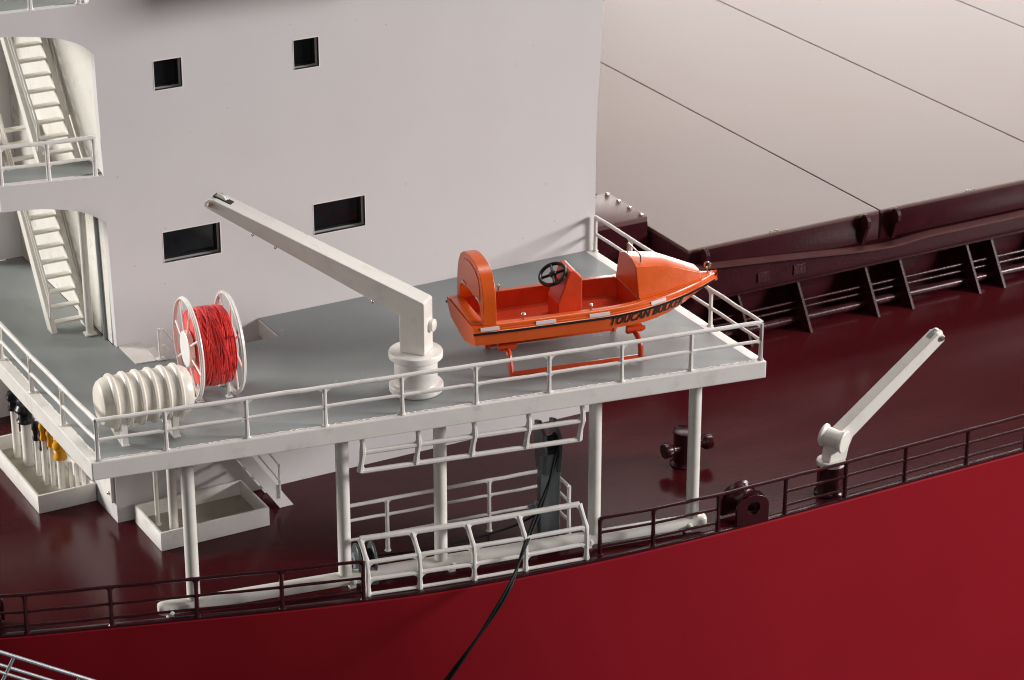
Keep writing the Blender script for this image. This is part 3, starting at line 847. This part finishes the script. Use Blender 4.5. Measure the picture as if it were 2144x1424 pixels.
# ------------------------------------------------------------------ gangway opening: curved guard, hanging frame, inboard guard rail
gp = [(6.63, -.76), (7.92, -1.04), (9.31, -1.30), (10.66, -1.50), (12.30, -1.72)]
t = thing('gangway_guard', 'white curved four-bar guard rail standing in the gap of the maroon railing', 'railing')
def cz(p, z):      # post leans inboard towards its top
    k = clamp((z - .90) / .58); return Vector((p[0] - .03 * k, p[1] + .34 * k ** 1.2, z))
for h, r in ((1.48, .074), (.97, .060), (.50, .058), (.10, .046)):
    mb = MB(); mb.tube([cz(p, h + random.uniform(-.01, .01)) for p in gp], r, 8); mb.build('rail_bar', 'rail', t)
for k, p in enumerate(gp):
    mb = MB(); zz = [.0, .1, .3, .5, .75, .97, 1.15, 1.3, 1.48]
    mb.tube([cz(p, z) for z in zz], [.065, .08, .058, .075, .058, .075, .058, .062, .075], 8)
    for j in (k - 1, k + 1):
        if 0 <= j < len(gp):
            e = (Vector((gp[j][0], gp[j][1], 0)) - Vector((p[0], p[1], 0))).normalized()
            for h in (1.48, .97, .5):
                fillet(mb, cz(p, h - .03) + e * .03, e, cz(p, h - .3) - cz(p, h), .19, .08)
    mb.build('post', 'rail', t)
t = thing('hanging_ladder_frame', 'white curved rail frame hanging under the front edge of the platform', 'railing')
xs = [6.60, 8.0, 9.42, 10.82, 12.22]
def hz(x, z):
    k = (4.47 - z); return Vector((x, -.157 * x + .42 - .10 * math.sin(clamp(k / .8) * math.pi), z))
for z, r in ((4.40, .045), (3.92, .066), (3.42, .066)):
    mb = MB(); mb.tube([hz(x, z + (.05 if z > 3.5 else 0) - .012 * (x - 6.5)) for x in xs], r, 8); mb.build('rail_bar', 'rail', t)
for k, x in enumerate(xs):
    mb = MB(); dz = -.012 * (x - 6.5)
    mb.tube([hz(x, 4.468), hz(x, 4.2 + dz), hz(x, 3.97 + dz), hz(x, 3.7 + dz), hz(x - .04, 3.42 + dz)], [.06, .062, .085, .062, .085], 8)
    for j in (k - 1, k + 1):
        if 0 <= j < len(xs):
            e = Vector((1 if j > k else -1, -.157 if j > k else .157, 0)).normalized()
            fillet(mb, hz(x, 3.99 + dz) + e * .03, e, (0, 0, 1), .19, .075)
            fillet(mb, hz(x, 3.44 + dz) + e * .02, e, (0, 0, 1), .19, .075)
    mb.build('post', 'rail', t)
ib = [(6.95, 1.37, 0.0), (8.15, 1.23, 0), (10.93, .93, 0), (12.62, .72, 0), (12.56, -.36, 0)]
railing('guard_rail', 'white three-bar guard rail on the dark deck behind the gangway davit', [ib], [1.46, 1.03, 0.48], 'rail', r=.05, rp=.055, fil=.13)

# davit and winch
dv = thing('gangway_davit', 'dark grey steel davit post under the platform with twin cheek plates', 'davit', (11.98, -0.26, 0), R(-9))
mb = MB(); mb.box((0, 0, 1.35), (.44, .34, 2.7), bev=.02)
mb.build('post', 'grey', dv)
mb = MB(); mb.box((.235, -.06, 1.28), (.03, .44, 2.5), bev=.008); mb.build('flange', 'lgrey', dv)
mb = MB(); mb.box((-.0, -.185, 1.28), (.50, .03, 2.5), bev=.008); mb.build('flange', 'lgrey', dv)
for x in (-.24, .16):
    mb = MB(); mb.prism([[(-.30, 2.05), (.22, 2.05), (.34, 2.7), (.34, 3.32), (.05, 3.42), (-.35, 3.12), (-.42, 2.75)]], ((x, 0, 0), (0, 1, 0), (0, 0, 1)), (.09, 0, 0))
    o = mb.build('cheek_plate', 'grey', dv, smooth=0)
    bv = o.modifiers.new('bevel', 'BEVEL'); bv.width = 0.015; bv.segments = 2; bv.limit_method = 'ANGLE'
mb = MB(); mb.lathe([(-.14, 0), (-.14, .3), (-.08, .24), (.08, .24), (.14, .3), (.14, 0)], (0, -.12, 2.8), (1, 0, 0), 24); mb.build('sheave', 'black', dv)
mb = MB(); mb.lathe([(0, .17), (.10, .17), (.12, .12), (.26, .12), (.28, 0)], (-.22, .05, .95), (-1, 0, 0), 20); mb.build('motor', 'lgrey', dv)
wn = thing('gangway_winch', 'small grey cable winch with round drum beside the second column', 'winch', (6.95, 0.12, 0), R(-12))
for x in (-.18, .22):
    mb = MB(); mb.lathe([(-.04, 0), (-.04, .40), (-.02, .42), (.02, .42), (.04, .40), (.04, 0)], (x, 0, .58), (1, 0, 0), 32); mb.build('drum_flange', 'grey', wn)
mb = MB(); mb.tube([(-.16, 0, .58), (.2, 0, .58)], .26, 24); mb.build('drum', 'cable', wn)
mb = MB(); mb.lathe([(0, .2), (.05, .2), (.06, .08), (.14, .08), (.15, 0)], (-.22, 0, .58), (-1, 0, 0), 20); mb.build('hub', 'lgrey', wn)
mb = MB(); mb.box((0, 0, .10), (.56, .72, .2), bev=.02); mb.build('base', 'grey', wn)
# cable: two twisted black strands over the hull side
path = [(12.06, -.62, 3.02), (12.02, -.72, 2.75), (11.88, -.80, 2.45), (11.45, -1.05, 1.75), (10.6, -1.6, .85), (9.75, -2.35, .28), (8.95, -2.55, -.55), (7.9, -2.55, -1.75), (6.9, -2.5, -2.9)]
sp = spline(path, 10)
t = thing('gangway_cable', 'twisted black cable running from the davit down over the red hull', 'cable')
for s in (0, 1):
    pts = []
    for i, p in enumerate(sp):
        a = i * .16 + s * math.pi; k = .036
        pts.append(p + Vector((math.cos(a) * k, math.sin(a) * k * .6, math.sin(a) * k)))
    mb = MB(); mb.tube(pts, .036, 8); mb.build('strand', 'cable', t)
mb = MB(); mb.tube(spline([(7.1, .12, .62), (8.4, .0, .50), (9.8, -.1, .50), (11.0, -.2, .62), (11.75, -.26, .86)], 6), .03, 8)
tag(mb.build('winch_cable', 'cable'), 'thin black cable sagging from the winch to the davit', 'cable')

# ------------------------------------------------------------------ bitt, chock, small crane
bi = thing('mooring_bitt', 'dark maroon mooring bitt with crossbar on the open deck', 'bitt', (17.47, 1.83, 0), R(-2))
mb = MB(); mb.lathe([(0, 0), (0, .40), (.03, .42), (.06, .36), (.1, .33), (.93, .33), (.95, .35), (.99, .35), (1.0, .33), (1.0, 0)], n=36); mb.build('barrel', 'maroon', bi)
mb = MB(); mb.lathe([(-.74, 0), (-.74, .19), (-.72, .21), (-.56, .21), (-.52, .19), (-.47, .14), (-.4, .12), (.4, .12), (.47, .14), (.52, .19), (.56, .21), (.72, .21), (.74, .19), (.74, 0)], (0, -.1, .56), (1, 0, 0), 24); mb.build('crossbar', 'maroon', bi)
ch = thing('fairlead_chock', 'dark maroon round-holed fairlead chock in the forward railing', 'fairlead', (17.08, -2.02, 0.062), R(-1))
def archp(wd_, ht, n=14):
    pts = [(-wd_, 0), (wd_, 0), (wd_, ht - wd_ * .75)]
    for k in range(1, n):
        a = math.pi * k / n; pts.append((wd_ * math.cos(a), ht - wd_ * .75 + wd_ * .75 * math.sin(a)))
    pts.append((-wd_, ht - wd_ * .75)); return pts
def circ(cx, cz_, r, n=28): return [(cx + r * math.cos(2 * math.pi * k / n), cz_ + r * math.sin(2 * math.pi * k / n)) for k in range(n)]
for y, sc in ((-.08, 1.0), (.62, 1.05)):
    mb = MB(); mb.prism([archp(.49 * sc, .80 * sc), circ(0.02, .42, .19)], ((0, y, 0), (1, 0, 0), (0, 0, 1)), (0, .09, 0))
    o = mb.build('flange', 'maroon', ch, smooth=35)
    bv = o.modifiers.new('bevel', 'BEVEL'); bv.width = 0.025; bv.segments = 2; bv.limit_method = 'ANGLE'
mb = MB(); mb.lathe([(.0, .20), (.0, .40), (.10, .33), (.36, .31), (.56, .36), (.61, .42), (.61, .20), (.0, .20)], (0.02, 0.01, .50), (0, 1, 0), 32); mb.build('barrel', 'maroon', ch)
ch2 = thing('fairlead_chock', 'dark maroon fairlead chock cut by the left picture edge', 'fairlead', (-2.35, 2.0, 0.062), R(-24))
for y in (-.08, .62):
    mb = MB(); mb.prism([archp(.49, .80), circ(0.02, .42, .19)], ((0, y, 0), (1, 0, 0), (0, 0, 1)), (0, .09, 0)); mb.build('flange', 'maroon', ch2)
mb = MB(); mb.lathe([(.0, .20), (.0, .40), (.10, .33), (.36, .31), (.56, .36), (.61, .42), (.61, .20), (.0, .20)], (0.02, 0.01, .50), (0, 1, 0), 32); mb.build('barrel', 'maroon', ch2)

sc_ = thing('davit_crane', 'small white crane arm with a winch drum on a maroon pedestal', 'crane', (19.92, -1.50, 0))
mb = MB(); mb.lathe([(0, 0), (0, .40), (.04, .42), (.08, .38), (.12, .36), (.86, .345)], n=32); mb.build('pedestal', 'maroon', sc_)
mb = MB(); mb.lathe([(.84, 0), (.84, .35), (.86, .385), (.96, .385), (.98, .36), (.98, 0)], n=32); mb.build('turntable', 'cream', sc_)
th = .36; hh = .26
ang = math.atan2(2.25, 2.95)
d = Vector((math.cos(ang), 0, math.sin(ang))); up = Vector((-d.z, 0, d.x))
prof = [(-.20, .982), (.34, .982), (.42, 1.35), (.53, 1.60), (3.36, 3.77), (3.37, 3.90), (3.28, 4.00), (3.14, 4.01), (.16, 1.86), (-.10, 1.72)]
mb = MB(); mb.prism([prof], ((0, -.2, 0), (1, 0, 0), (0, 0, 1)), (0, .38, 0))
o = mb.build('boom', 'cream', sc_, smooth=0)
bv = o.modifiers.new('bevel', 'BEVEL'); bv.width = 0.025; bv.segments = 2; bv.limit_method = 'ANGLE'
mb = MB(); mb.box(Vector((3.08, 0, 3.975)), (.30, .16, .03), Matrix.Rotation(-math.atan2(2.15, 2.98), 3, 'Y')); mb.build('sheave_slot', 'lgrey', o, smooth=0)
mb = MB(); mb.lathe([(-.07, 0), (-.07, .17), (-.03, .14), (.03, .14), (.07, .17), (.07, 0)], (3.22, 0, 3.91), (0, 1, 0), 24); mb.build('sheave', 'cream', o)
for y in (-.2, .18):
    s = -1 if y < 0 else 1
    mb = MB(); mb.lathe([(0, .08), (.03, .08), (.045, .04), (.045, 0)], (3.25, y, 3.87), (0, s, 0), 12); mb.build('sheave_pin', 'steel', o)
wa = Vector((-.45, .88, .10)).normalized(); wc = Vector((.10, -.36, 1.62))
mb = MB(); mb.lathe([(-.06, 0), (-.06, .29), (-.04, .31), (.0, .31), (.03, .29), (.06, .25), (.48, .25), (.51, .28), (.54, .31), (.59, .31), (.61, .29), (.61, 0)], wc, wa, 32); mb.build('winch_drum', 'cream', sc_)

# ------------------------------------------------------------------ cargo hatch covers and coaming
HX = [(21.65, 28.52), (28.575, 36.35), (36.405, 44.37), (44.425, 52.3), (52.4, 60.2)]
hl = ['brown cargo hatch cover nearest the house, left of the first seam', 'brown cargo hatch cover between the first and second seams', 'brown cargo hatch cover between the second and third seams', 'brown cargo hatch cover beyond the third seam, upper right corner', 'brown cargo hatch cover beyond the picture on the right']
for (x0, x1), lab in zip(HX[:4], hl):
    t = thing('hatch_cover', lab, 'hatch cover', (x0, 8.45, 2.2), 0, 'cargo hatch covers')
    L_ = x1 - x0
    mb = MB()
    # slightly crowned top sheet
    n = 8
    rows = []
    for k in range(n + 1):
        x = L_ * k / n
        zc = .92 + .0 * math.sin(math.pi * k / n)
        rows.append([(x, 0, 0), (x, 0, zc - .02), (x, .02, zc), (x, 14, zc + .01), (x, 40, zc + .01), (x, 40, 0)])
    mb.loft(rows, cap0=True, cap1=True)
    o = mb.build('cover', 'hatch', t, smooth=0)
    bv = o.modifiers.new('bevel', 'BEVEL'); bv.width = 0.035; bv.segments = 2; bv.limit_method = 'ANGLE'
    mb = MB(); mb.bb(.01, L_ - .01, -.045, -.003, -.0, .83, bev=.01); mb.build('side_plate', 'coaming', t)
    if x0 < 22:
        mb = MB(); mb.bb(-.045, -.003, -.04, 39, -.0, .83, bev=.01); mb.build('end_plate', 'coaming', t)
    for xx in ((.45, L_ - .62) if x0 < 30 else (.62, L_ - .5)):
        mb = MB(); mb.prism([[(-.05, -.05), (-.05, .86), (-.16, .97), (-.32, .93), (-.40, .80), (-.40, .60), (-.30, .52), (-.12, -.05)]], ((xx - .07, 0, 0), (0, 1, 0), (0, 0, 1)), (.14, 0, 0))
        o = mb.build('cleat_bracket', 'coaming', t, smooth=0)
        bv = o.modifiers.new('bevel', 'BEVEL'); bv.width = 0.02; bv.segments = 2; bv.limit_method = 'ANGLE'
    mb = MB(); mb.tube([(L_ * .42, .02, .93), (L_ * .42, .02, .97), (L_ * .46, .02, .97), (L_ * .46, .02, .93)], .018, 6); mb.build('lifting_eye', 'steel', t)
co = thing('hatch_coaming', 'dark maroon hatch coaming with slanted stays and pipes below the covers', 'coaming')
mb = MB(); mb.bb(21.7, 60, 9.0, 9.3, 0.0, 2.19); mb.bb(21.7, 22.0, 9.31, 40, 0, 2.19); mb.build('wall', 'coaming', co, smooth=0)
top = [(21.75, 2.62), (22.3, 2.56), (24.5, 2.36), (26.2, 2.19), (27.3, 2.08), (28.2, 2.01), (28.9, 1.99), (29.6, 2.03), (30.4, 2.07), (34.2, 2.07), (60, 2.08)]
ts = [(p.x, p.z) for p in spline([(x, 0, z) for x, z in top], 4)]
mb = MB(); mb.prism([[(21.75, 1.53), (60, 1.62)] + ts[::-1]], ((0, 8.25, 0), (1, 0, 0), (0, 0, 1)), (0, .12, 0)); mb.build('web_plate', 'coaming', co, smooth=0)
mb = MB(); mb.loft([[(x, 8.02, z + .01), (x, 8.02, z + .07), (x, 8.38, z + .07), (x, 8.38, z + .01)] for x, z in ts], closed=True, cap0=True, cap1=True); mb.build('top_flange', 'flange', co, smooth=40)
mb = MB(); mb.bb(21.75, 60, 8.14, 8.99, 1.49, 1.55); mb.build('flange', 'coaming', co, smooth=0)
mbp = MB(); mbp.prism([[(-1.45, 0.0), (-1.33, 0.0), (-.36, 1.485), (-.52, 1.485)]], ((-.04, 9.0, 0), (0, 1, 0), (0, 0, 1)), (.08, 0, 0)); mbp.prism([[(-1.33, 0), (-.002, 0), (-.002, 1.485), (-.36, 1.485)]], ((-.03, 9.0, 0), (0, 1, 0), (0, 0, 1)), (.06, 0, 0))
me = mbp.mesh('stay')
for k, x in enumerate((23.45, 25.6, 28.1, 29.4, 31.98, 32.95, 35.4, 36.6, 39.1, 40.3)):
    o = link('stay', me, 'coaming', co, 0) if k == 0 else bpy.data.objects.new('stay', me)
    if k: C.objects.link(o); o.parent = co
    o.location = (x, 0, 0)
for y, z, r in ((8.25, .22, .14), (8.30, .55, .045), (8.35, .75, .045)):
    mb = MB(); mb.tube([(22.5, y, z), (60, y, z)], r, 16); mb.build('pipe', 'maroon', co)
for x in (24.0, 25.3):
    mb = MB(); mb.bb(x, x + .42, 8.215, 8.246, 1.70, 2.02, bev=.006); mb.build('cover_plate', 'maroon', co, smooth=0)
# locker with bolts between house and hatch
t = thing('deck_locker', 'maroon steel locker with a row of bolts beside the house corner', 'locker')
mb = MB(); mb.bb(17.2, 21.40, 10.35, 12.66, 0, 3.60, bev=.03); mb.build('body', 'locker', t)
mb = MB(); mb.bb(17.25, 21.38, 10.32, 10.345, 0.0, 3.45); mb.build('front_plate', 'coaming', t, smooth=0)
for k in range(4):
    mb = MB(); mb.lathe([(0, .075), (.03, .075), (.05, .05), (.06, 0)], (21.28, 12.52 - k * .66, 3.601), n=12); mb.build('bolt', 'steel', t)

# ------------------------------------------------------------------ grey gangway handrail at lower left, outside the hull
t = thing('gangway_handrail', 'grey tubular gangway handrail in the lower left corner outside the hull', 'handrail')
p0, sl = Vector((-2.69, -.5, .93)), -.64
def gq(x, off, y=-.5): return Vector((x, y, .93 + sl * (x + 2.69) - off))
for off, y, r in ((0, -.5, .05), (.55, -.5, .042), (.62, .15, .045)):
    mb = MB(); mb.tube([gq(x, off, y) for x in (-5.5, -4, -2.5, -1, .5, 2)], r, 10); mb.build('rail_bar', 'lgrey', t)
for x in (-3.9, -2.36, -.82, .72):
    a = gq(x, 0); mb = MB(); mb.tube([a, a + Vector((-.42, 0, -.72))], .04, 8); mb.build('post', 'lgrey', t)
